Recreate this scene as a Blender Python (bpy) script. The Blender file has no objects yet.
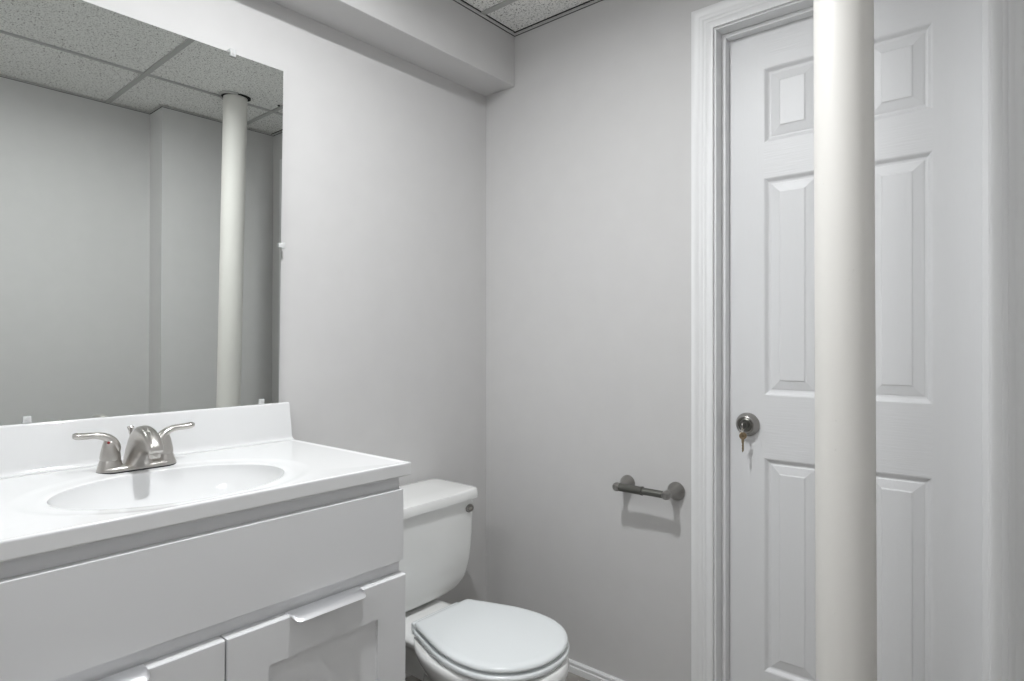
import bpy, bmesh, math, random
from mathutils import Vector, Matrix
PI = math.pi
C = bpy.context.scene.collection
SC = bpy.context.scene
random.seed(4)

# ------------------------------------------------------------------ camera, world, light, exposure
cam = bpy.data.objects.new('camera', bpy.data.cameras.new('camera'))
C.objects.link(cam)
cam.location = (1.5564, -1.7047, 1.1041)
cam.rotation_euler = (PI / 2, 0, 0.6979)
cam.data.sensor_width = 36
cam.data.lens = 36 * 615 / 1024
cam.data.clip_start = 0.02
SC.camera = cam
w = bpy.data.worlds.new('world'); SC.world = w
w.use_nodes = True
w.node_tree.nodes['Background'].inputs[0].default_value = (0.5, 0.5, 0.5, 1)
w.node_tree.nodes['Background'].inputs[1].default_value = 0.0
SC.view_settings.view_transform = 'Standard'
SC.view_settings.look = 'None'
SC.view_settings.gamma = 1
SC.view_settings.use_curve_mapping = False
SC.view_settings.exposure = 0.13
LAMP = 700.0                    # emission of the ceiling lamp's lens
LAMP_AT = (0.76, -1.02)
FILL = 42.0                     # emission of the fill globe added behind the camera
FILL_AT = (0.95, -2.15)
SC.cycles.max_bounces = 16
SC.cycles.diffuse_bounces = 10
SC.cycles.glossy_bounces = 8
SC.cycles.use_denoising = True

# ------------------------------------------------------------------ materials
def mat(name, col, rough=0.5, metal=0.0, spec=0.5, coat=0.0):
    m = bpy.data.materials.new(name); m.use_nodes = True
    b = m.node_tree.nodes['Principled BSDF']
    b.inputs['Base Color'].default_value = (*col, 1)
    b.inputs['Roughness'].default_value = rough
    b.inputs['Metallic'].default_value = metal
    b.inputs['Specular IOR Level'].default_value = spec
    b.inputs['Coat Weight'].default_value = coat
    b.inputs['Coat Roughness'].default_value = 0.05
    return m
def noise_bump(m, scale, strength, dist=0.001, detail=3, stretch=(1, 1, 1), colvar=0.0, rough=0.55):
    n = m.node_tree.nodes; l = m.node_tree.links; b = n['Principled BSDF']
    tc = n.new('ShaderNodeTexCoord'); mp = n.new('ShaderNodeMapping'); nz = n.new('ShaderNodeTexNoise')
    mp.inputs['Scale'].default_value = stretch
    nz.inputs['Scale'].default_value = scale; nz.inputs['Detail'].default_value = detail
    nz.inputs['Roughness'].default_value = rough
    bp = n.new('ShaderNodeBump'); bp.inputs['Strength'].default_value = strength; bp.inputs['Distance'].default_value = dist
    l.new(tc.outputs['Object'], mp.inputs['Vector']); l.new(mp.outputs[0], nz.inputs['Vector'])
    l.new(nz.outputs['Fac'], bp.inputs['Height']); l.new(bp.outputs[0], b.inputs['Normal'])
    if colvar:
        c = b.inputs['Base Color'].default_value[:]
        n2 = n.new('ShaderNodeTexNoise'); n2.inputs['Scale'].default_value = scale * 0.06; n2.inputs['Detail'].default_value = 4
        rp = n.new('ShaderNodeValToRGB')
        rp.color_ramp.elements[0].position = 0.3; rp.color_ramp.elements[1].position = 0.7
        rp.color_ramp.elements[0].color = (*[k * (1 - colvar) for k in c[:3]], 1)
        rp.color_ramp.elements[1].color = (*[min(1, k * (1 + colvar)) for k in c[:3]], 1)
        l.new(mp.outputs[0], n2.inputs['Vector']); l.new(n2.outputs['Fac'], rp.inputs[0]); l.new(rp.outputs[0], b.inputs['Base Color'])
    return m
M_wall = noise_bump(mat('grey_wall_paint', (0.585, 0.580, 0.578), 0.6, spec=0.3), 220, 0.12, 0.0006, colvar=0.012)
M_trim = mat('white_trim_paint', (0.76, 0.765, 0.77), 0.38, spec=0.45)
M_door = noise_bump(mat('white_door_paint', (0.73, 0.735, 0.745), 0.40, spec=0.5), 85, 0.55, 0.0012, 3, (2.6, 1, 0.16))
M_door_rail = noise_bump(mat('white_door_rail_paint', (0.73, 0.735, 0.745), 0.40, spec=0.5), 85, 0.55, 0.0012, 3, (0.16, 1, 2.6))
M_grid = mat('ceiling_grid_paint', (0.44, 0.44, 0.43), 0.5)
M_marble = mat('cultured_marble', (0.735, 0.74, 0.745), 0.07, spec=0.6)
M_cab = mat('white_cabinet_paint', (0.72, 0.725, 0.735), 0.38, spec=0.45)
M_china = mat('vitreous_china', (0.80, 0.805, 0.795), 0.12, spec=0.5, coat=0.3)
M_seat = mat('white_seat_plastic', (0.76, 0.79, 0.80), 0.22, spec=0.45)
M_nickel = mat('brushed_nickel', (0.54, 0.52, 0.495), 0.30, 1.0)
M_nickel = noise_bump(M_nickel, 500, 0.05, 0.0002, 2, (1, 1, 0.1))
M_pewter = mat('satin_pewter', (0.33, 0.32, 0.305), 0.30, 1.0)
M_rod = mat('dark_pewter_rod', (0.17, 0.17, 0.155), 0.38, 0.9)
M_alu = mat('satin_aluminium', (0.93, 0.935, 0.95), 0.34, 1.0)
M_brass = mat('worn_brass', (0.36, 0.28, 0.18), 0.3, 1.0)
M_dark = mat('dark_gap', (0.015, 0.015, 0.015), 0.8)
M_red = mat('red_dot', (0.22, 0.015, 0.015), 0.3)
M_clip = mat('clear_clip_plastic', (0.82, 0.83, 0.83), 0.1, spec=0.6); M_clip.node_tree.nodes['Principled BSDF'].inputs['Transmission Weight'].default_value = 0.35
M_mirror = mat('mirror_silver', (0.78, 0.805, 0.785), 0.0, 1.0)
M_glass_edge = mat('mirror_glass_edge', (0.42, 0.47, 0.45), 0.25)
M_drain = mat('drain_chrome', (0.7, 0.7, 0.7), 0.15, 1.0)
M_pole = noise_bump(mat('cream_pole_paint', (0.72, 0.705, 0.675), 0.5, spec=0.4), 45, 0.12, 0.0015, 5, (1, 1, 0.5), colvar=0.02)

def mk_tile():
    m = mat('fissured_ceiling_tile', (0.62, 0.62, 0.60), 0.9, spec=0.1)
    n = m.node_tree.nodes; l = m.node_tree.links; b = n['Principled BSDF']
    tc = n.new('ShaderNodeTexCoord')
    nz = n.new('ShaderNodeTexNoise'); nz.inputs['Scale'].default_value = 150; nz.inputs['Detail'].default_value = 2; nz.inputs['Distortion'].default_value = 0.6
    rp = n.new('ShaderNodeValToRGB'); e = rp.color_ramp.elements
    e[0].position = 0.32; e[0].color = (0.20, 0.198, 0.19, 1); e[1].position = 0.42; e[1].color = (0.84, 0.84, 0.82, 1)
    n2 = n.new('ShaderNodeTexNoise'); n2.inputs['Scale'].default_value = 330; n2.inputs['Detail'].default_value = 1
    r2 = n.new('ShaderNodeValToRGB'); f = r2.color_ramp.elements
    f[0].position = 0.30; f[0].color = (0.3, 0.3, 0.3, 1); f[1].position = 0.42; f[1].color = (1, 1, 1, 1)
    mx = n.new('ShaderNodeMixRGB'); mx.blend_type = 'MULTIPLY'; mx.inputs[0].default_value = 0.8
    bp = n.new('ShaderNodeBump'); bp.inputs['Strength'].default_value = 0.6; bp.inputs['Distance'].default_value = 0.002
    l.new(tc.outputs['Object'], nz.inputs['Vector']); l.new(tc.outputs['Object'], n2.inputs['Vector'])
    l.new(nz.outputs['Fac'], rp.inputs[0]); l.new(n2.outputs['Fac'], r2.inputs[0])
    l.new(rp.outputs[0], mx.inputs[1]); l.new(r2.outputs[0], mx.inputs[2]); l.new(mx.outputs[0], b.inputs['Base Color'])
    l.new(rp.outputs[0], bp.inputs['Height']); l.new(bp.outputs[0], b.inputs['Normal'])
    return m
M_tile = mk_tile()

def mk_floor():
    m = mat('grey_brown_floor_tile', (0.2, 0.19, 0.17), 0.45)
    n = m.node_tree.nodes; l = m.node_tree.links; b = n['Principled BSDF']
    tc = n.new('ShaderNodeTexCoord')
    br = n.new('ShaderNodeTexBrick'); br.offset = 0.5
    br.inputs['Scale'].default_value = 1.0; br.inputs['Brick Width'].default_value = 0.6; br.inputs['Row Height'].default_value = 0.3
    br.inputs['Mortar Size'].default_value = 0.003
    br.inputs['Mortar'].default_value = (0.10, 0.095, 0.085, 1)
    nz = n.new('ShaderNodeTexNoise'); nz.inputs['Scale'].default_value = 9; nz.inputs['Detail'].default_value = 8
    rp = n.new('ShaderNodeValToRGB'); e = rp.color_ramp.elements
    e[0].position = 0.35; e[0].color = (0.21, 0.185, 0.16, 1); e[1].position = 0.65; e[1].color = (0.33, 0.32, 0.30, 1)
    l.new(tc.outputs['Object'], br.inputs['Vector']); l.new(tc.outputs['Object'], nz.inputs['Vector'])
    l.new(nz.outputs['Fac'], rp.inputs[0]); l.new(rp.outputs[0], br.inputs['Color1']); l.new(rp.outputs[0], br.inputs['Color2'])
    l.new(br.outputs['Color'], b.inputs['Base Color'])
    return m
M_floor = mk_floor()

def mk_lamp(name, power):
    m = bpy.data.materials.new(name); m.use_nodes = True
    n = m.node_tree.nodes; n.clear()
    o = n.new('ShaderNodeOutputMaterial'); e = n.new('ShaderNodeEmission')
    e.inputs[0].default_value = (0.975, 0.99, 1.0, 1); e.inputs[1].default_value = power
    m.node_tree.links.new(e.outputs[0], o.inputs[0]); return m
M_lamp = mk_lamp('lamp_lens', LAMP); M_fill = mk_lamp('fill_globe', FILL)

# ------------------------------------------------------------------ mesh helpers
def box(bm, x0, x1, y0, y1, z0, z1, bev=0.0, seg=2):
    r = bmesh.ops.create_cube(bm, size=1.0)
    for v in r['verts']:
        v.co = Vector((x0 + (v.co.x + .5) * (x1 - x0), y0 + (v.co.y + .5) * (y1 - y0), z0 + (v.co.z + .5) * (z1 - z0)))
    if bev:
        es = list({e for v in r['verts'] for e in v.link_edges})
        bmesh.ops.bevel(bm, geom=es, offset=bev, segments=seg, profile=0.5, affect='EDGES')
def loft(bm, rings, cap0=True, cap1=True, closed=True):
    vs = [[bm.verts.new(p) for p in r] for r in rings]
    n = len(rings[0])
    for a, b in zip(vs, vs[1:]):
        for i in range(n if closed else n - 1):
            j = (i + 1) % n
            bm.faces.new((a[i], a[j], b[j], b[i]))
    if cap0: bm.faces.new(vs[0][::-1])
    if cap1: bm.faces.new(vs[-1])
    return vs
def frame(axis):
    a = Vector(axis).normalized()
    u = a.cross(Vector((0, 0, 1)))
    if u.length < 1e-4: u = Vector((1, 0, 0))
    u.normalize(); return u, a.cross(u), a
def lathe(bm, origin, axis, prof, n=40, sx=1.0):
    """prof = [(radius, distance along axis)]"""
    u, v, a = frame(axis); o = Vector(origin)
    rings = [[o + a * d + (u * math.cos(2 * PI * k / n) * sx + v * math.sin(2 * PI * k / n)) * max(r, 1e-5) for k in range(n)] for r, d in prof]
    loft(bm, rings)
def sweep(bm, path, radii, n=16, up=(0, 0, 1)):
    """tube along path; radii = [(across, thickness)]"""
    P = [Vector(p) for p in path]; rings = []
    for i, p in enumerate(P):
        t = (P[min(i + 1, len(P) - 1)] - P[max(i - 1, 0)]).normalized()
        s = t.cross(Vector(up)).normalized(); q = s.cross(t)
        ra, rb = radii[i]
        rings.append([p + s * math.cos(2 * PI * k / n) * ra + q * math.sin(2 * PI * k / n) * rb for k in range(n)])
    loft(bm, rings)
def smooth_path(pts, vals, m=5):
    """Catmull-Rom through points and values"""
    P = [tuple(p) + tuple(v) for p, v in zip(pts, vals)]; out = []
    for i in range(len(P) - 1):
        a, b, c, d = P[max(i - 1, 0)], P[i], P[i + 1], P[min(i + 2, len(P) - 1)]
        for k in range(m):
            t = k / m
            out.append(tuple(0.5 * ((2 * b[j]) + (c[j] - a[j]) * t + (2 * a[j] - 5 * b[j] + 4 * c[j] - d[j]) * t * t + (3 * b[j] - a[j] - 3 * c[j] + d[j]) * t ** 3) for j in range(len(b))))
    out.append(P[-1])
    return [o[:3] for o in out], [o[3:] for o in out]
def obj(name, bm, m, parent=None, smooth=False, angle=35):
    bmesh.ops.recalc_face_normals(bm, faces=bm.faces[:])
    me = bpy.data.meshes.new(name); bm.to_mesh(me); bm.free()
    for x in (m if isinstance(m, (list, tuple)) else [m]): me.materials.append(x)
    o = bpy.data.objects.new(name, me); C.objects.link(o)
    if smooth:
        me.polygons.foreach_set('use_smooth', [True] * len(me.polygons))
        me.set_sharp_from_angle(angle=math.radians(angle))
    if parent is not None:
        o.parent = parent
        L = Vector((0, 0, 0)); p = parent
        while p is not None: L += p.location; p = p.parent
        me.transform(Matrix.Translation(-L))
    return o
def thing(name, label, cat, loc, group=None):
    o = bpy.data.objects.new(name, None); C.objects.link(o); o.location = loc; o.empty_display_size = 0.05
    return tag(o, label, cat, group)
def tag(o, label, cat, group=None):
    o['label'] = label; o['category'] = cat
    if group: o['group'] = group
    return o
def struct(o, label=None):
    o['kind'] = 'structure'
    if label: o['label'] = label
    return o
def B(): return bmesh.new()
def quad(bm, *p): return bm.faces.new([bm.verts.new(q) for q in p])
def panel_face(bm, xs, zs, put, cells, steps, rails=None):
    """a flat face cut in cells; cells listed get nested inset rings. put(a, b, depth) -> 3D"""
    for i in range(len(xs) - 1):
        for j in range(len(zs) - 1):
            a0, a1, b0, b1 = xs[i], xs[i + 1], zs[j], zs[j + 1]
            if (i, j) in cells:
                prev = None
                for off, dep in steps:
                    r = [bm.verts.new(put(*q, dep)) for q in ((a0 + off, b0 + off), (a1 - off, b0 + off), (a1 - off, b1 - off), (a0 + off, b1 - off))]
                    if prev:
                        for k in range(4): bm.faces.new((prev[k], prev[(k + 1) % 4], r[(k + 1) % 4], r[k]))
                    prev = r
                bm.faces.new(prev)
            else:
                f = quad(bm, put(a0, b0, 0), put(a1, b0, 0), put(a1, b1, 0), put(a0, b1, 0))
                if rails and (i, j) in rails: f.material_index = 1

# ------------------------------------------------------------------ the room
XW, XC, YC = 1.812, 1.657, -0.559       # right wall, pier face, pier corner
YB = -2.62                              # wall behind the camera
ZC = 2.203
ZS, XS = 2.0186, 0.139                  # soffit
DX0, DX1, DZ = 0.881, 1.4895, 1.9835    # door opening inside the jambs
bm = B(); box(bm, -0.1, XW + 0.1, YB - 0.1, 0.2, -0.06, 0); o = struct(obj('floor', bm, M_floor), 'grey brown stone-look floor')
bm = B(); box(bm, -0.1, 0, YB - 0.1, 0.12, 0, 2.4)
for v in bm.verts: v.co.x += 0.006 * v.co.y
o = struct(obj('wall_left', bm, M_wall), 'grey painted wall behind the vanity and toilet')
bm = B()
OX0, OX1, OZ = DX0 - 0.018, DX1 + 0.018, DZ + 0.018
box(bm, 0, OX0, 0, 0.12, 0, 2.4); box(bm, OX1, XW + 0.1, 0, 0.12, 0, 2.4); box(bm, OX0, OX1, 0, 0.12, OZ, 2.4)
o = struct(obj('wall_back', bm, M_wall), 'grey painted wall with the white panelled door')
bm = B(); box(bm, XW, XW + 0.1, YB, 0, 0, 2.4); box(bm, XC, XW, YC, 0, 0, 2.4)
o = struct(obj('wall_right', bm, M_wall), 'grey wall with a shallow boxed pier, seen in the mirror')
bm = B(); box(bm, 0, XW + 0.1, YB - 0.1, YB, 0, 2.4); o = struct(obj('wall_front', bm, M_wall))
bm = B(); box(bm, -0.02, XS, YB, 0, ZS, 2.4, 0.002); o = struct(obj('trim_1', bm, M_wall), 'grey boxed soffit along the top of the mirror wall')

# ceiling: fissured tiles, tee grid and wall angles
T = 0.004
GY = [-0.182, -0.742, -1.302, -1.862, -2.422]; GX = [1.32]
bm = B(); box(bm, -0.1, XW + 0.1, YB - 0.1, 0.12, ZC + T, ZC + T + 0.02)
ceil = struct(obj('ceiling', bm, M_tile), 'fissured white suspended ceiling tiles')
bm = B()
for y in GY: box(bm, XS, XW, y - 0.0105, y + 0.0105, ZC - 0.001, ZC + T, 0.0005, 1)
for x in GX: box(bm, x - 0.008, x + 0.008, YB, 0, ZC - 0.002, ZC + T, 0.0005, 1)
o = obj('ceiling_grid', bm, M_grid, ceil)
bm = B(); a = 0.013
for q in ((XS, XW, -a, 0), (XS, XS + a, YB, -a), (XC - a, XC, YC - a, -a), (XC, XW - a, YC - a, YC), (XW - a, XW, YB, YC), (XS + a, XW - a, YB, YB + a)):
    box(bm, q[0], q[1], q[2], q[3], ZC - 0.003, ZC - 0.0015)
o = obj('wall_angle', bm, mat('wall_angle_paint', (0.6, 0.6, 0.585), 0.5), ceil)
bm = B()
for q in ((XS, XW, -a - 0.0016, -a), (XS + a, XS + a + 0.0016, YB, -a)):
    box(bm, q[0], q[1], q[2], q[3], ZC + 0.0005, ZC + T)
for q in ((XS, XC, -0.003, 0), (XS, XS + 0.003, YB, 0), (XC - 0.003, XC, YC, 0), (XC - 0.003, XW, YC - 0.003, YC), (XW - 0.003, XW, YB, YC)):
    box(bm, q[0], q[1], q[2], q[3], ZC - 0.0042, ZC - 0.003)
o = obj('shadow_gap', bm, M_dark, ceil)
bm = B()
for px, py, r in ((1.215, -0.205, 0.006),): lathe(bm, (px, py, ZC - 0.004), (0, 0, 1), [(0, 0), (r, 0), (r, 0.004)], 14)
o = obj('tile_hole', bm, M_dark, ceil); o['label'] = 'small dark hole in the ceiling tile'

# ceiling lamp (just out of frame)
lx, ly = LAMP_AT
t = thing('ceiling_light', 'round white flush downlight in the tiled ceiling above the vanity', 'ceiling light', (lx, ly, ZC))
bm = B(); lathe(bm, (lx, ly, ZC + 0.003), (0, 0, -1), [(0.052, 0), (0.078, 0), (0.078, 0.005), (0.074, 0.009), (0.058, 0.011), (0.052, 0.0095), (0.051, 0)], 48)
obj('trim_ring', bm, M_trim, t, True)
bm = B(); lathe(bm, (lx, ly, ZC - 0.001), (0, 0, -1), [(0.050, 0), (0.050, 0.002)], 48)
obj('lens', bm, M_lamp, t)

gx, gy = FILL_AT  # unseen second light, added as soft fill to even out the room
t = thing('ceiling_light', 'unseen white bowl light added as fill on the ceiling behind the camera', 'ceiling light', (gx, gy, ZC))
bm = B(); lathe(bm, (gx, gy, ZC - 0.001), (0, 0, -1), [(0.115, 0), (0.125, 0.004), (0.125, 0.018), (0.118, 0.022)], 48)
obj('base', bm, M_trim, t, True)
bm = B(); lathe(bm, (gx, gy, ZC - 0.023), (0, 0, -1), [(0.118, 0), (0.120, 0.012), (0.110, 0.036), (0.085, 0.058), (0.045, 0.072), (0, 0.076)], 48)
obj('fill_bowl', bm, M_fill, t, True)

# baseboards
BB = [(0, 0), (0.012, 0), (0.012, 0.020), (0.009, 0.0225), (0.009, 0.0255), (0.0105, 0.0275), (0.0105, 0.033), (0.007, 0.037), (0, 0.037)]
def baseboard(name, p0, p1, nrm, label=None):
    bm = B(); n = Vector(nrm)
    loft(bm, [[Vector(p) + n * d + Vector((0, 0, z)) for d, z in BB] for p in (p0, p1)])
    return struct(obj(name, bm, M_trim), label)
baseboard('baseboard_back', (0.0, 0, 0), (0.8085, 0, 0), (0, -1, 0), 'low white grooved baseboard beside the toilet')
baseboard('baseboard_right', (XW, YB, 0), (XW, YC, 0), (-1, 0, 0))

# door casing: one moulded profile mitred round the opening (w outward from inner edge, d out of the wall)
CI0, CI1, CZ = DX0 - 0.006, DX1 + 0.006, DZ + 0.005
prof = [(0, 0), (0, 0.009), (0.0015, 0.0102), (0.017, 0.0108), (0.0188, 0.0100), (0.0205, 0.0118), (0.026, 0.0126), (0.0285, 0.0116), (0.0305, 0.0134),
        (0.038, 0.0146), (0.0410, 0.0138), (0.0430, 0.0152), (0.050, 0.0172), (0.0585, 0.0175), (0.0612, 0.0160), (0.0615, 0)]
bm = B()
rows = [[(CI0 - u, -d, 0), (CI0 - u, -d, CZ + u), (CI1 + u, -d, CZ + u), (CI1 + u, -d, 0)] for u, d in prof]
for a_, b_ in zip(rows, rows[1:]):
    for k in range(3): quad(bm, a_[k], a_[k + 1], b_[k + 1], b_[k])
bmesh.ops.remove_doubles(bm, verts=bm.verts[:], dist=1e-5)
struct(obj('trim_2', bm, M_trim, None, True, 50), 'white moulded casing around the door')
# jambs and stops
bm = B()
box(bm, DX0 - 0.018, DX0, -0.0005, 0.119, 0, DZ + 0.018, 0.001, 1); box(bm, DX1, DX1 + 0.018, -0.0005, 0.119, 0, DZ + 0.018, 0.001, 1)
box(bm, DX0, DX1, -0.0005, 0.119, DZ, DZ + 0.018, 0.001, 1)
for x0, x1 in ((DX0, DX0 + 0.0115), (DX1 - 0.0115, DX1)): box(bm, x0, x1, 0.040, 0.069, 0, DZ, 0.0012, 2)
box(bm, DX0 + 0.0115, DX1 - 0.0115, 0.040, 0.069, DZ - 0.0125, DZ, 0.002, 2)
struct(obj('trim_3', bm, M_trim), 'white door jamb with its stop')

# six panel door
d = struct(bpy.data.objects.new('door_1', None), 'white six-panel moulded door behind the cream pole'); C.objects.link(d); d.location = (1.185, 0.07, 0)
DY = 0.07
xs = [DX0 + 0.003, 0.9895, 1.1375, 1.2335, 1.3820, DX1 - 0.003]
zs = [0.008, 0.177, 0.775, 0.9515, 1.5586, 1.6583, 1.8665, DZ - 0.003]
cells = {(i, j) for i in (1, 3) for j in (1, 3, 5)}
rails = {(i, j) for i in (1, 2, 3) for j in (0, 2, 4, 6) if i != 2} | {(2, 0), (2, 6), (2, 2), (2, 4)}
steps = [(0, 0), (0.0035, 0.0015), (0.010, 0.0085), (0.0135, 0.0095), (0.0165, 0.0095), (0.0190, 0.008), (0.040, 0.0035), (0.0425, 0.0015), (0.044, 0.0012)]
bm = B(); panel_face(bm, xs, zs, lambda a, b, dep: (a, DY + dep, b), cells, steps, rails)
bmesh.ops.remove_doubles(bm, verts=bm.verts[:], dist=1e-5)
n0 = len(bm.faces)
x0, x1, z0, z1 = xs[0], xs[-1], zs[0], zs[-1]; yb = DY + 0.035
quad(bm, (x0, yb, z0), (x1, yb, z0), (x1, yb, z1), (x0, yb, z1)); quad(bm, (x0, DY, z0), (x0, yb, z0), (x0, yb, z1), (x0, DY, z1))
quad(bm, (x1, DY, z0), (x1, yb, z0), (x1, yb, z1), (x1, DY, z1)); quad(bm, (x0, DY, z1), (x1, DY, z1), (x1, yb, z1), (x0, yb, z1)); quad(bm, (x0, DY, z0), (x1, DY, z0), (x1, yb, z0), (x0, yb, z0))
for f in bm.faces:
    if f.calc_center_median().y > 0.2: pass
slab = obj('door_slab', bm, [M_door, M_door_rail], d)
# the far side of the doorway is closed off by a plain hall wall
bm = B(); box(bm, DX0 - 0.1, DX1 + 0.1, 0.30, 0.32, 0, 2.2)
struct(obj('wall_hall', bm, M_wall))

# keyed deadbolt
LX, LZ = 0.9455, 0.8655
t = thing('deadbolt_lock', 'round satin nickel keyed lock on the white door', 'lock', (LX, DY, LZ))
bm = B(); lathe(bm, (LX, DY, LZ), (0, -1, 0), [(0.033, 0), (0.0335, 0.003), (0.0325, 0.006), (0.029, 0.012), (0.0255, 0.020), (0.0245, 0.0225), (0.0225, 0.0235), (0.0195, 0.0225), (0.019, 0.020)], 48)
obj('rose', bm, M_pewter, t, True)
bm = B(); lathe(bm, (LX, DY - 0.019, LZ), (0, -1, 0), [(0.019, 0), (0.0185, 0.003), (0.016, 0.0045), (0.0125, 0.004), (0.0118, 0.002), (0.0102, 0.002), (0.0100, 0.006), (0, 0.0065)], 36)
obj('cylinder', bm, M_rod, t, True)
bm = B(); box(bm, LX - 0.0013, LX + 0.0013, DY - 0.0262, DY - 0.025, LZ - 0.006, LZ + 0.006)
obj('keyhole', bm, M_dark, t)
# the key in the lock, its ring, and the key hanging from it
KY = DY - 0.0255
t = thing('key', 'short nickel key pushed into the lock on the white door', 'key', (LX, KY, LZ))
bm = B(); box(bm, LX - 0.001, LX + 0.001, KY - 0.006, KY + 0.004, LZ - 0.004, LZ + 0.004)
obj('blade', bm, M_nickel, t)
bm = B(); lathe(bm, (LX - 0.0012, KY - 0.013, LZ), (1, 0, 0), [(0.004, 0), (0.0088, 0), (0.0095, 0.0006), (0.0095, 0.0018), (0.0088, 0.0024), (0.004, 0.0024), (0.004, 0)], 28)
obj('bow', bm, M_nickel, t, True)
RC = Vector((LX, KY - 0.017, LZ - 0.010)); pts = [RC + Vector((0, math.cos(2 * PI * k / 28) * 0.0085, math.sin(2 * PI * k / 28) * 0.0085)) for k in range(29)]
bm = B(); sweep(bm, pts, [(0.0008, 0.0008)] * 29, 8, (1, 0, 0))
tag(obj('key_ring', bm, M_nickel), 'tiny wire ring holding two keys below the door lock', 'key ring')
t = thing('key', 'brass key hanging below the door lock', 'key', (RC.x, RC.y, LZ - 0.075))
kz = LZ - 0.020
bm = B(); lathe(bm, (RC.x, RC.y + 0.001, kz - 0.008), (0.6, -0.8, 0), [(0.003, 0), (0.0098, 0), (0.0104, 0.0005), (0.0104, 0.0017), (0.0098, 0.0022), (0.003, 0.0022), (0.003, 0)], 28)
obj('bow', bm, M_brass, t, True)
bm = B(); zt = kz - 0.017
P2 = [(-0.0038, 0), (0.0038, 0), (0.0038, -0.008), (0.003, -0.009), (0.003, -0.032), (0.0, -0.037), (-0.002, -0.034), (-0.0012, -0.029), (-0.0026, -0.026), (-0.001, -0.022), (-0.0026, -0.018), (-0.0012, -0.014), (-0.003, -0.010)]
ax = Vector((0.80, 0.60, 0))
loft(bm, [[Vector((RC.x, RC.y, zt)) + ax * u + Vector((-s * 0.6, s * 0.8, v)) for u, v in P2] for s in (-0.001, 0.001)])
obj('blade', bm, M_brass, t)

# ------------------------------------------------------------------ steel post
PX, PY, PR = 1.2880, -0.3965, 0.0512
tx, ty = -0.0065, 0.014
def pc(z): return Vector((PX + tx * (z - 1.1), PY + ty * (z - 1.1), z))
t = thing('support_pole', 'cream painted round steel post from floor to ceiling before the door', 'pole', (PX, PY, 0))
bm = B(); n = 64
loft(bm, [[pc(z) + Vector((math.cos(2 * PI * k / n), math.sin(2 * PI * k / n), 0)) * PR for k in range(n)] for z in (0.0, 0.5, 1.1, 1.7, ZC + 0.012)])
post = obj('post', bm, M_pole, t, True)
for ang, z, s in ((-62, 1.232, 0.0022), (-70, 1.215, 0.0012), (-95, 0.955, 0.0015), (-96, 0.902, 0.0018), (-99, 0.60, 0.0014), (-120, 1.40, 0.0012)):
    a_ = math.radians(ang); c_ = pc(z); dr = Vector((math.cos(a_), math.sin(a_), 0))
    bm = B(); lathe(bm, c_ + dr * (PR - 0.0008), dr, [(s, 0), (s * 0.9, 0.001), (s * 0.4, 0.0016), (0, 0.0018)], 12)
    obj('paint_drip', bm, M_pole, post, True)
bm = B(); box(bm, PX - 0.09, PX + 0.09, PY - 0.09, PY + 0.09, 0, 0.008, 0.002)
obj('base_plate', bm, M_pole, t)
bm = B(); c_ = pc(ZC)                                     # ragged dark cut in the tile round the post
nn = 48; rr = [PR + 0.010 + 0.005 * math.sin(3 * k * 2 * PI / nn + 1) + random.uniform(-.0015, .0015) for k in range(nn)]
def ringpts(z, off): return [Vector((c_.x, c_.y, z)) + Vector((math.cos(2 * PI * k / nn), math.sin(2 * PI * k / nn), 0)) * (rr[k] + off) for k in range(nn)]
inner = [Vector((c_.x, c_.y, ZC - 0.0035)) + Vector((math.cos(2 * PI * k / nn), math.sin(2 * PI * k / nn), 0)) * (PR + 0.0006) for k in range(nn)]
loft(bm, [ringpts(ZC + 0.003, -0.0015), ringpts(ZC - 0.0035, -0.0015), inner], False, False)
obj('cut_gap', bm, M_dark, t)
bm = B(); h = nn // 2 + 6; sel = [(k + 26) % nn for k in range(h)]
A = ringpts(ZC + 0.003, 0.009); D = ringpts(ZC - 0.005, 0.008); E_ = ringpts(ZC - 0.005, 0.0); F_ = ringpts(ZC + 0.002, -0.001)
loft(bm, [[q[k] for q in (A, D, E_, F_)] for k in sel])
obj('ceiling_collar', bm, M_grid, t, True)

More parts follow.
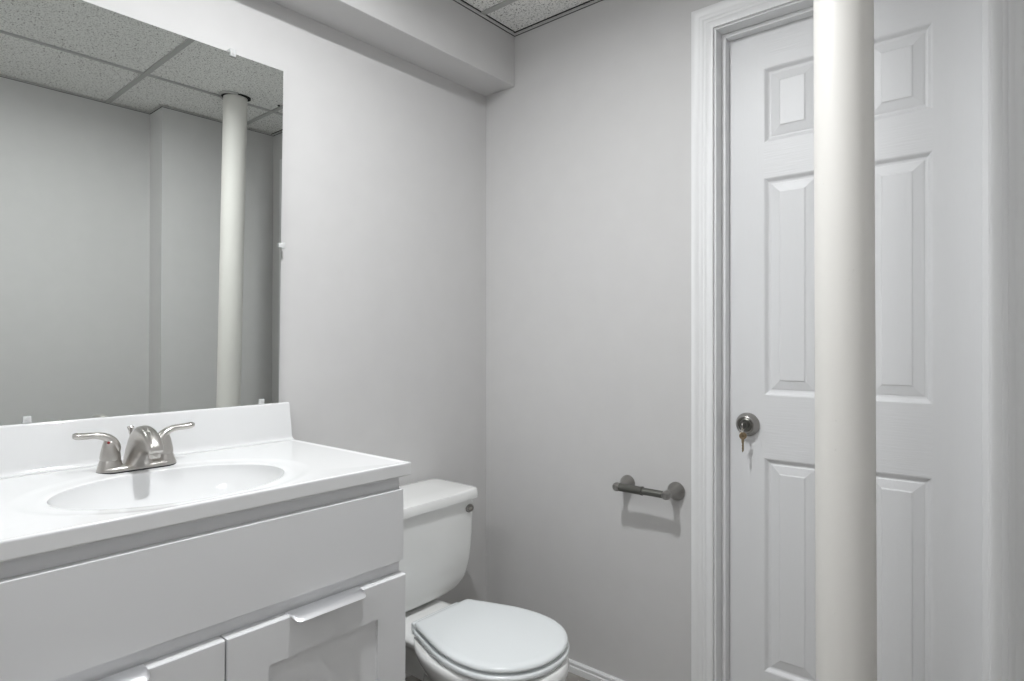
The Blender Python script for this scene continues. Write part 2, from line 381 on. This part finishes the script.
# ------------------------------------------------------------------ mirror
def mx(y, z, off=0): return 0.013 + 0.0061 * (z - 0.94) + 0.0093 * (y + 0.9) + off
cor = [(-0.8405, 0.9370), (-0.8305, 1.8300), (-1.588, 1.8265), (-1.598, 0.9370)]
t = thing('mirror', 'frameless wall mirror standing on the white backsplash', 'mirror', (0.01, -1.21, 0.94))
bm = B()
f = quad(bm, *[(mx(y, z), y, z) for y, z in cor])
obj('mirror_face', bm, M_mirror, t)
bm = B(); fr = [bm.verts.new((mx(y, z, -0.00005), y, z)) for y, z in cor]; bk = [bm.verts.new((mx(y, z, -0.0045), y, z)) for y, z in cor]
for k in range(4): bm.faces.new((fr[k], fr[(k + 1) % 4], bk[(k + 1) % 4], bk[k]))
bm.faces.new(bk)
obj('glass_edge', bm, M_glass_edge, t)
def clip(y, z, dirz, diry=0):
    """small clear clip hooked over the glass edge; dir points from the glass outwards"""
    bm = B(); x = mx(y, z)
    if diry:
        box(bm, 0.0, x + 0.004, y, y + 0.011, z - 0.008, z + 0.008, 0.0015); box(bm, x + 0.0004, x + 0.0045, y - 0.009, y + 0.003, z - 0.006, z + 0.006, 0.0015)
    else:
        z0, z1 = (z, z + 0.010) if dirz > 0 else (z - 0.003, z)
        box(bm, 0.0, x + 0.004, y - 0.008, y + 0.008, z0, z1, 0.0014)
        z0, z1 = (z - 0.009, z + 0.004) if dirz > 0 else (z - 0.002, z + 0.011)
        box(bm, x + 0.0004, x + 0.0045, y - 0.007, y + 0.007, z0, z1, 0.0015)
        lathe(bm, (x + 0.0045, y, (z0 + z1) / 2), (1, 0, 0), [(0.003, 0), (0.0028, 0.0012), (0, 0.0015)], 14)
    obj('clip', bm, M_clip, t, True)
clip(-1.383, 0.9405, -1); clip(-0.890, 0.9398, -1); clip(-1.325, 1.829, 1); clip(-0.968, 1.8295, 1); clip(-0.8355, 1.360, 0, 1)

# ------------------------------------------------------------------ vanity
YR, YL, YM = -0.8285, -1.6075, -1.2180
t = thing('vanity_cabinet', 'white shaker bathroom vanity cabinet below the marble sink top', 'cabinet', (0.25, YM, 0))
bm = B()                                                   # open-topped case: sides, floor, back, front frame
box(bm, 0.002, 0.497, YL, YL + 0.016, 0.09, 0.8085); box(bm, 0.002, 0.497, YR - 0.016, YR, 0.09, 0.8085)
box(bm, 0.002, 0.481, YL + 0.016, YR - 0.016, 0.09, 0.106); box(bm, 0.002, 0.010, YL + 0.016, YR - 0.016, 0.106, 0.8085)
box(bm, 0.481, 0.497, YL + 0.016, YR - 0.016, 0.09, 0.14); box(bm, 0.481, 0.497, YL + 0.016, YR - 0.016, 0.575, 0.8085)
obj('body', bm, M_cab, t)
bm = B(); box(bm, 0.02, 0.425, YL + 0.01, YR - 0.01, 0.0, 0.09); obj('toe_kick', bm, M_cab, t)
bm = B(); box(bm, 0.4975, 0.5150, YL + 0.001, -0.8300, 0.6265, 0.7815, 0.0012, 2)
obj('drawer_front', bm, M_cab, t)
def shaker(y0, y1, z0, z1):
    bm = B(); w_ = 0.074; x = 0.5225
    panel_face(bm, [y0, y1], [z0, z1], lambda a, b, dep: (x - dep, a, b), {(0, 0)}, [(0, 0.0018), (0.0018, 0), (w_, 0), (w_ + 0.0006, 0.0075)])
    r = [[(xx, a, b) for a, b in ((y0, z0), (y1, z0), (y1, z1), (y0, z1))] for xx in (x - 0.0018, 0.4975)]
    loft(bm, r, False, True)
    bmesh.ops.remove_doubles(bm, verts=bm.verts[:], dist=1e-6)
    return obj('door', bm, M_cab, t)
def edge_pull(y0, y1, par):
    """folded metal tab: lies on the door's top edge, then curls out and down"""
    z = 0.5985; pr = [(0.4865, 0.0004), (0.4865, 0.0022), (0.500, 0.0024), (0.507, 0.0018), (0.514, -0.0005), (0.5195, -0.0045), (0.5225, -0.0095), (0.5205, -0.0098), (0.5180, -0.0055), (0.5130, -0.0022), (0.5065, -0.0002), (0.5035, 0.0004)]
    rings = []; L = y1 - y0; N = 24; rad = 0.012
    for k in range(N + 1):
        e = 0.5 - 0.5 * math.cos(PI * k / N); y = y0 + e * L
        dd = min(y - y0, y1 - y); s = 1.0 if dd > rad else math.sqrt(max(0, 1 - (1 - dd / rad) ** 2))
        q = []
        for x_, z_ in pr:
            if x_ > 0.5036:
                x2 = 0.5036 + (x_ - 0.5036) * 1.3 * (0.3 + 0.7 * s); z2 = z_ * 0.65 * (0.25 + 0.75 * s) if z_ < 0 else z_
                q.append((x2 + 0.0195, y, z + z2))
            else: q.append((x_ + 0.0195, y, z + z_))
        rings.append(q)
    bm = B(); loft(bm, rings)
    return obj('handle', bm, M_alu, par, True, 40)
ZD = 0.5985
dr = shaker(-1.2175, -0.8300, 0.10, ZD); edge_pull(-1.102, -0.945, dr)
dl = shaker(YL + 0.001, -1.2205, 0.10, ZD); edge_pull(-1.497, -1.340, dl)

# sink top: polar mesh, bowl pressed into the slab
ZT = 0.8355; TX0, TX1, TY0, TY1 = 0.002, 0.5175, -1.625, -0.811
bx, by, ax_, ay_ = 0.318, -1.2170, 0.152, 0.201
t = thing('sink_top', 'glossy white one-piece basin countertop on the vanity cabinet', 'sink', (0.26, by, 0.809))
angs = sorted({2 * PI * k / 176 for k in range(176)} | {math.atan2((yy - by) / ay_, (xx - bx) / ax_) % (2 * PI) for xx in (TX0 + 0.02, TX1) for yy in (TY0, TY1)})
def bound(c, s, x0, x1, y0, y1):
    k = 9
    for lim, comp, o_ in ((x0, c * ax_, bx), (x1, c * ax_, bx)):
        if comp * (lim - o_) > 1e-9: k = min(k, (lim - o_) / comp)
    for lim, comp, o_ in ((y0, s * ay_, by), (y1, s * ay_, by)):
        if comp * (lim - o_) > 1e-9: k = min(k, (lim - o_) / comp)
    return k
def depth(r):
    if r >= 1.0: return 0
    return 0.115 * (1 - r ** 2.6) ** 0.62
rings = []
rl = [0.09, 0.2, 0.32, 0.44, 0.55, 0.64, 0.72, 0.79, 0.85, 0.895, 0.93, 0.957, 0.975, 0.987, 0.995, 1.0]
for r in rl: rings.append([(bx + math.cos(a) * ax_ * r, by + math.sin(a) * ay_ * r, ZT - 0.0045 - depth(r)) for a in angs])
for e, dz in ((0.003, 0.0034), (0.007, 0.0028), (0.016, 0.0025), (0.030, 0.0022), (0.038, 0.0014), (0.046, 0.0004), (0.054, 0.0)):
    rg = []
    for a in angs:
        c, s = math.cos(a), math.sin(a); kb = bound(c, s, TX0 + 0.02, TX1 - 0.012, TY0 + 0.012, TY1 - 0.012)
        ln = math.hypot(c * ax_, s * ay_); rr_ = min(1 + e / ln, 1 + (kb - 1) * (e / 0.0545))
        rg.append((bx + c * ax_ * rr_, by + s * ay_ * rr_, ZT - dz))
    rings.append(rg)
def edge_ring(inset, z):
    rg = []
    for a in angs:
        c, s = math.cos(a), math.sin(a)
        x0 = TX0 + 0.02
        kb = bound(c, s, x0, TX1, TY0, TY1)
        x_, y_ = bx + c * ax_ * kb, by + s * ay_ * kb
        x_ = min(x_, TX1 - inset); y_ = min(max(y_, TY0 + inset), TY1 - inset)
        rg.append((x_, y_, z))
    return rg
rings += [edge_ring(0.0145, ZT), edge_ring(0.0115, ZT + 0.0002), edge_ring(0.0085, ZT + 0.0018), edge_ring(0.0055, ZT + 0.0022), edge_ring(0.002, ZT + 0.0018), edge_ring(0.0006, ZT + 0.0010), edge_ring(0.0, ZT - 0.0004), edge_ring(0.0, ZT - 0.0020), edge_ring(0.0, 0.8125), edge_ring(0.0, 0.8105), edge_ring(0.0015, 0.809)]
bm = B(); loft(bm, rings, True, False)
for xx in (TX1 - 0.022,):                                   # underside rim
    pass
r_out = edge_ring(0.0015, 0.809); r_in = edge_ring(0.03, 0.809)
loft(bm, [r_out, r_in], False, False)
bmesh.ops.remove_doubles(bm, verts=bm.verts[:], dist=1e-6)
obj('basin', bm, M_marble, t, True, 50)
bp = [(TX0, 0.809), (0.0228, 0.809), (0.0228, ZT - 0.002), (0.036, ZT - 0.001), (0.036, ZT + 0.0024), (0.030, ZT + 0.0032), (0.0262, ZT + 0.0055), (0.0242, ZT + 0.010), (0.0236, ZT + 0.016), (0.0215, 0.932), (0.0208, 0.9352), (0.0185, 0.9365), (TX0, 0.9365)]
def bring(y, sg): return [(x_, y + sg * (0.007 * max(0, (z_ - 0.84) / 0.0965)), z_) for x_, z_ in bp]
bm = B(); loft(bm, [bring(TY0 + 0.0008, 1), bring(TY0 + 0.003, 1), bring(TY1 - 0.003, -1), bring(TY1 - 0.0008, -1)])
obj('backsplash', bm, M_marble, t, True, 50)
dz = ZT - 0.0045 - depth(0)
bm = B(); lathe(bm, (bx - 0.01, by, dz - 0.0015), (0, 0, 1), [(0.024, 0), (0.024, 0.003), (0.021, 0.004), (0.019, 0.002), (0.017, 0.0035), (0, 0.005)], 36)
obj('drain', bm, M_drain, t, True)

# ------------------------------------------------------------------ faucet
FX, FY, FZ = 0.113, -1.2185, ZT - 0.0022
t = thing('faucet', 'brushed nickel two-handle faucet on the sink top', 'faucet', (FX, FY, FZ))
def stadium(hl, hw, z, n=14, cx=FX, cy=FY):
    p = []
    for k in range(n + 1):
        a = PI * k / n; p.append((cx + math.cos(a) * hw, cy + (hl - hw) + math.sin(a) * hw, z))
    for k in range(n + 1):
        a = PI + PI * k / n; p.append((cx + math.cos(a) * hw, cy - (hl - hw) + math.sin(a) * hw, z))
    return p
bm = B(); loft(bm, [stadium(0.0750, 0.0275, FZ), stadium(0.0750, 0.0275, FZ + 0.0028)]); obj('gasket', bm, M_dark, t)
bm = B(); loft(bm, [stadium(0.0742, 0.0268, FZ + 0.0028), stadium(0.0738, 0.0265, FZ + 0.008), stadium(0.072, 0.0235, FZ + 0.0115), stadium(0.066, 0.018, FZ + 0.013)])
obj('base_plate', bm, M_nickel, t, True, 45)
# spout: each station joins a lower and an upper point of its side profile
st = [((0.0830, 0.006), (0.1400, 0.006), 0.0265), ((0.0840, 0.022), (0.1440, 0.013), 0.0245), ((0.0875, 0.042), (0.1480, 0.018), 0.0225), ((0.0945, 0.060), (0.1530, 0.023), 0.0205),
      ((0.1060, 0.0765), (0.1590, 0.028), 0.0190), ((0.1230, 0.0880), (0.1660, 0.0330), 0.0180), ((0.1450, 0.0935), (0.1750, 0.0375), 0.0172), ((0.1690, 0.0925), (0.1850, 0.0405), 0.0165),
      ((0.1930, 0.0840), (0.1950, 0.0410), 0.0158), ((0.2110, 0.0710), (0.2030, 0.0400), 0.0150), ((0.2210, 0.0590), (0.2100, 0.0395), 0.0138), ((0.2240, 0.0500), (0.2140, 0.0405), 0.0115)]
P0, V0 = smooth_path([(s[0][0], 0, s[0][1]) for s in st], [(s[1][0], s[1][1], s[2]) for s in st], 3)
rings = []
for p, v in zip(P0, V0):
    tp = Vector((p[0], FY, FZ + p[2])); bt = Vector((v[0], FY, FZ + v[1])); c_ = (tp + bt) / 2; ua = (tp - bt) / 2; hw = v[2]; rg = []
    for k in range(28):
        a = 2 * PI * k / 28; ca, sa = math.cos(a), math.sin(a); e = 0.75
        rg.append(c_ + ua * math.copysign(abs(ca) ** e, ca) + Vector((0, 1, 0)) * hw * math.copysign(abs(sa) ** e, sa))
    rings.append(rg)
bm = B(); loft(bm, rings); obj('spout', bm, M_nickel, t, True, 60)
bm = B(); lathe(bm, (0.2050, FY, FZ + 0.046), (0.12, 0, -1), [(0.0105, 0), (0.0105, 0.012), (0.0095, 0.0135), (0.0085, 0.0135), (0.0080, 0.008), (0, 0.008)], 24); obj('aerator', bm, M_nickel, t, True)
bm = B(); lathe(bm, (0.072, FY, FZ), (0, 0, 1), [(0.0022, 0), (0.0022, 0.068), (0.0035, 0.070), (0.0038, 0.076), (0.0060, 0.0800), (0.0068, 0.0835), (0.0050, 0.086), (0, 0.0862)], 18); obj('lift_rod', bm, M_nickel, t, True)
for s in (-1, 1):
    hy = FY + s * 0.0508
    bm = B(); lathe(bm, (FX, hy, FZ + 0.004), (0, 0, 1), [(0.0250, 0), (0.0240, 0.004), (0.0215, 0.012), (0.0195, 0.0190), (0.0188, 0.0205), (0.0172, 0.0205), (0.0172, 0.0222), (0.0188, 0.0222), (0.0186, 0.030), (0.0165, 0.042), (0.0140, 0.053), (0.0110, 0.061), (0.0060, 0.066), (0, 0.067)], 32)
    hd = obj('handle', bm, M_nickel, t, True, 40)
    k_ = s
    path = [(FX + 0.004, hy + k_ * -0.0125, FZ + 0.040), (FX + 0.003, hy + k_ * -0.010, FZ + 0.052), (FX, hy + k_ * -0.002, FZ + 0.065), (FX - 0.001, hy + k_ * 0.012, FZ + 0.0745), (FX - 0.002, hy + k_ * 0.028, FZ + 0.0780), (FX - 0.002, hy + k_ * 0.044, FZ + 0.0785), (FX - 0.002, hy + k_ * 0.058, FZ + 0.0800), (FX - 0.002, hy + k_ * 0.064, FZ + 0.0805)]
    rad = [(0.008, 0.004), (0.0115, 0.0080), (0.0118, 0.0092), (0.0095, 0.0078), (0.0082, 0.0066), (0.0094, 0.0068), (0.0105, 0.0070), (0.0065, 0.0048)]
    pth, rd = smooth_path(path, rad, 4)
    bm = B(); sweep(bm, pth, rd, 18, (0, 0, 1) if False else (1, 0, 0)); bmesh.ops.recalc_face_normals(bm, faces=bm.faces[:])
    # across the lever is its x direction
    bm.free(); bm = B()
    Pv = [Vector(p) for p in pth]; rings = []
    for i, p in enumerate(Pv):
        tg = (Pv[min(i + 1, len(Pv) - 1)] - Pv[max(i - 1, 0)]).normalized(); sd = Vector((1, 0, 0)); sd = (sd - tg * sd.dot(tg)).normalized(); q = sd.cross(tg)
        rings.append([p + sd * math.cos(2 * PI * j / 20) * rd[i][0] + q * math.sin(2 * PI * j / 20) * rd[i][1] for j in range(20)])
    loft(bm, rings); obj('lever', bm, M_nickel, hd, True, 60)
    if s < 0:
        dv = Vector((0.86, -0.50, 0.18)).normalized()
        bm = B(); lathe(bm, Vector((FX, hy, FZ + 0.060)) + dv * 0.0105, dv, [(0.0028, 0), (0.0028, 0.0022), (0, 0.0028)], 16); o = obj('hot_mark', bm, M_red, hd, True); o['label'] = 'red hot-water dot'

# ------------------------------------------------------------------ toilet
TY = -0.5250
t = thing('toilet', 'white two-piece toilet with closed lid beside the vanity', 'toilet', (0.35, TY, 0))
def rrect(x0, x1, hw, r, z, n=8, bulge=0.0, cy=TY):
    """rounded rectangle; the front side (x1) bows outwards"""
    p = []
    for cx_, cy_, a0 in ((x1 - r, hw - r, 0), (x0 + r, hw - r, PI / 2), (x0 + r, -hw + r, PI), (x1 - r, -hw + r, 1.5 * PI)):
        for k in range(n + 1):
            a = a0 + PI / 2 * k / n; p.append([cx_ + math.cos(a) * r, cy_ + math.sin(a) * r])
    out = []
    # refine straight front edge
    p.append(None)
    q = p[:-1]
    m = len(q); last = q[-1]; first = q[0]
    ext = [[last[0] + (first[0] - last[0]) * k / 8, last[1] + (first[1] - last[1]) * k / 8] for k in range(1, 8)]
    for a in q + ext:
        fx = max(0, (a[0] - x0) / (x1 - x0))
        out.append((a[0] + bulge * fx * (1 - (a[1] / hw) ** 2), cy + a[1], z))
    return out
bm = B()
tk = [(0.060, 0.165, 0.085, 0.322, 0), (0.045, 0.180, 0.120, 0.3240, 0.004), (0.030, 0.192, 0.160, 0.330, 0.006), (0.024, 0.200, 0.192, 0.344, 0.008), (0.020, 0.205, 0.215, 0.366, 0.010),
      (0.018, 0.208, 0.2290, 0.396, 0.010), (0.016, 0.211, 0.2370, 0.435, 0.010), (0.014, 0.214, 0.2420, 0.52, 0.010), (0.012, 0.215, 0.2450, 0.611, 0.010)]
ta, tb = smooth_path([k[:3] for k in tk], [k[3:] for k in tk], 5)
loft(bm, [rrect(a_[0], a_[1], a_[2], 0.03, b_[0], bulge=b_[1]) for a_, b_ in zip(ta, tb)])
tank = obj('tank', bm, M_china, t, True, 50)
bm = B()
loft(bm, [rrect(0.008, 0.222, 0.251, 0.03, 0.6085, bulge=0.010), rrect(0.006, 0.2265, 0.2555, 0.03, 0.6105, bulge=0.010), rrect(0.006, 0.227, 0.256, 0.03, 0.618, bulge=0.010), rrect(0.010, 0.2250, 0.2530, 0.03, 0.6355, bulge=0.010), rrect(0.014, 0.2235, 0.2510, 0.03, 0.6380, bulge=0.010),
          rrect(0.030, 0.213, 0.240, 0.028, 0.6395, bulge=0.010), rrect(0.060, 0.160, 0.17, 0.02, 0.6400, bulge=0.008)])
obj('tank_lid', bm, M_china, t, True, 50)
# oval flush handle on the right of the tank front
nv = Vector((1, 0, 0)); oc = Vector((0.2180, -0.3170, 0.5800))
bm = B()
def oval(c0, ra, rb, x): return [Vector((x, c0.y + math.cos(2 * PI * k / 28) * ra, c0.z + math.sin(2 * PI * k / 28) * rb)) for k in range(28)]
loft(bm, [oval(oc, 0.0165, 0.0125, 0.210), oval(oc, 0.0165, 0.0125, 0.2215), oval(oc, 0.015, 0.011, 0.2235), oval(oc, 0.0115, 0.0075, 0.2230), oval(oc, 0.0105, 0.0065, 0.2205)])
fl = obj('flush_handle', bm, M_pewter, t, True)
bm = B(); loft(bm, [oval(oc, 0.0085, 0.0042, 0.2202), oval(oc, 0.0085, 0.0042, 0.2240), oval(oc, 0.006, 0.0025, 0.2250)]); obj('button', bm, M_nickel, fl, True)
# dark gap under tank
bm = B(); loft(bm, [rrect(0.07, 0.16, 0.08, 0.02, 0.314), rrect(0.07, 0.16, 0.08, 0.02, 0.3225)]); obj('tank_gasket', bm, M_dark, t)
hwt = [(0.312, 0.098), (0.330, 0.1070), (0.386, 0.1275), (0.45, 0.1490), (0.50, 0.1580), (0.545, 0.1600), (0.59, 0.1530), (0.63, 0.1350), (0.66, 0.1090), (0.680, 0.0810), (0.693, 0.050), (0.6985, 0.022), (0.6995, 0.0)]
def outline(scale_out=0.0, z=0.0, xb=0.312, n=5, rc=0.012):
    pts, _ = smooth_path([(a, b, 0) for a, b in hwt], [(0,)] * len(hwt), n)
    pts = [(x_, y_) for x_, y_, _ in pts]
    up = [(0.312, 0.0), (0.312, 0.05), (0.312, 0.086)] + [(0.3135, 0.095)] + pts[1:]
    full = up + [(x_, -y_) for x_, y_ in reversed(up[1:-1])]
    cx_ = 0.505; fx = 1 + scale_out / 0.194; fy = 1 + scale_out / 0.16
    return [(cx_ + (x_ - cx_) * fx, TY + y_ * fy, z) for x_, y_ in full]
bm = B(); loft(bm, [outline(-0.012, 0.3475), outline(-0.002, 0.3480), outline(0.0, 0.3510), outline(-0.0005, 0.3545), outline(-0.003, 0.3580), outline(-0.008, 0.3602), outline(-0.022, 0.3612)])
obj('seat_lid', bm, M_seat, t, True, 60)
bm = B(); loft(bm, [outline(-0.010, 0.3265), outline(0.0005, 0.3268), outline(0.0032, 0.331), outline(0.0032, 0.3365), outline(0.0010, 0.3400), outline(-0.008, 0.3425)])
obj('seat', bm, M_seat, t, True, 60)
bm = B(); box(bm, 0.284, 0.3135, TY - 0.088, TY + 0.088, 0.3200, 0.3465, 0.006, 3); obj('hinge', bm, M_seat, t, True)
def ell(xc, axx, hw, z, n=56, p=1.0, xmin=None):
    r = []
    for k in range(n):
        a = 2 * PI * k / n; c_, s_ = math.cos(a), math.sin(a)
        r.append((xc + math.copysign(abs(c_) ** p, c_) * axx, TY + math.copysign(abs(s_) ** p, s_) * hw, z))
    return r
bm = B()
loft(bm, [ell(0.385, 0.205, 0.104, 0.0), ell(0.385, 0.205, 0.104, 0.012), ell(0.385, 0.192, 0.098, 0.03), ell(0.385, 0.180, 0.078, 0.09), ell(0.415, 0.165, 0.070, 0.15), ell(0.452, 0.182, 0.092, 0.20), ell(0.482, 0.206, 0.128, 0.245), ell(0.490, 0.220, 0.155, 0.280), ell(0.490, 0.2230, 0.1665, 0.304), ell(0.489, 0.2205, 0.1675, 0.316), ell(0.489, 0.215, 0.162, 0.3215)])
loft(bm, [rrect(0.16, 0.34, 0.032, 0.03, 0.16), rrect(0.12, 0.345, 0.040, 0.03, 0.22), rrect(0.07, 0.35, 0.070, 0.03, 0.265), rrect(0.040, 0.355, 0.104, 0.03, 0.288), rrect(0.03, 0.36, 0.116, 0.03, 0.306), rrect(0.03, 0.36, 0.116, 0.03, 0.311), rrect(0.034, 0.356, 0.112, 0.028, 0.3155)])
obj('bowl', bm, M_china, t, True, 60)
for s in (-1, 1):
    bm = B(); lathe(bm, (0.36, TY + s * 0.112, 0.0), (0, 0, 1), [(0.014, 0), (0.014, 0.012), (0.010, 0.02), (0, 0.022)], 20); obj('bolt_cap', bm, M_china, t, True)

# ------------------------------------------------------------------ toilet paper holder
t = thing('toilet_paper_holder', 'empty satin pewter toilet paper holder on the grey wall', 'toilet paper holder', (0.68, 0, 0.6595))
for x, r, s in ((0.6005, 0.0235, -1), (0.7615, 0.0255, 1)):
    z = 0.6600
    bm = B(); lathe(bm, (x, 0, z), (0, -1, 0), [(r, 0), (r * 1.06, 0.002), (r * 1.04, 0.006), (r * 0.93, 0.013), (r * 0.70, 0.022), (r * 0.46, 0.033), (r * 0.34, 0.045), (r * 0.32, 0.055)], 40)
    mt = obj('mount', bm, M_pewter, t, True)
    bm = B(); e = 0.0105
    lathe(bm, (x, -0.052, z), (0, -1, 0), [(0.0080, 0), (0.0098, 0.003), (0.0125, 0.009), (0.0138, 0.016), (0.0125, 0.024), (0.0080, 0.030), (0, 0.032)], 28)
    obj('finial', bm, M_pewter, mt, True)
bm = B(); lathe(bm, (0.6085, -0.068, 0.6600), (1, 0, 0), [(0.0060, 0), (0.0122, 0.002), (0.0122, 0.072), (0.0134, 0.074), (0.0134, 0.078), (0.0106, 0.079), (0.0106, 0.143), (0.006, 0.145)], 28)
obj('roller', bm, M_rod, t, True)

# ------------------------------------------------------------------ the vanity stands a touch out of square with the room
PV = Vector((0, -0.811, 0)); TH = -0.0085
for o in list(bpy.data.objects):
    if o.parent is None and o.name.split('.')[0] in ('vanity_cabinet', 'sink_top', 'faucet'):
        dlt = o.location - PV
        rot = Matrix.Rotation(TH, 3, 'Z')
        o.location = PV + rot @ dlt + Vector((0.0005, 0.0040, 0)); o.rotation_euler.z = TH
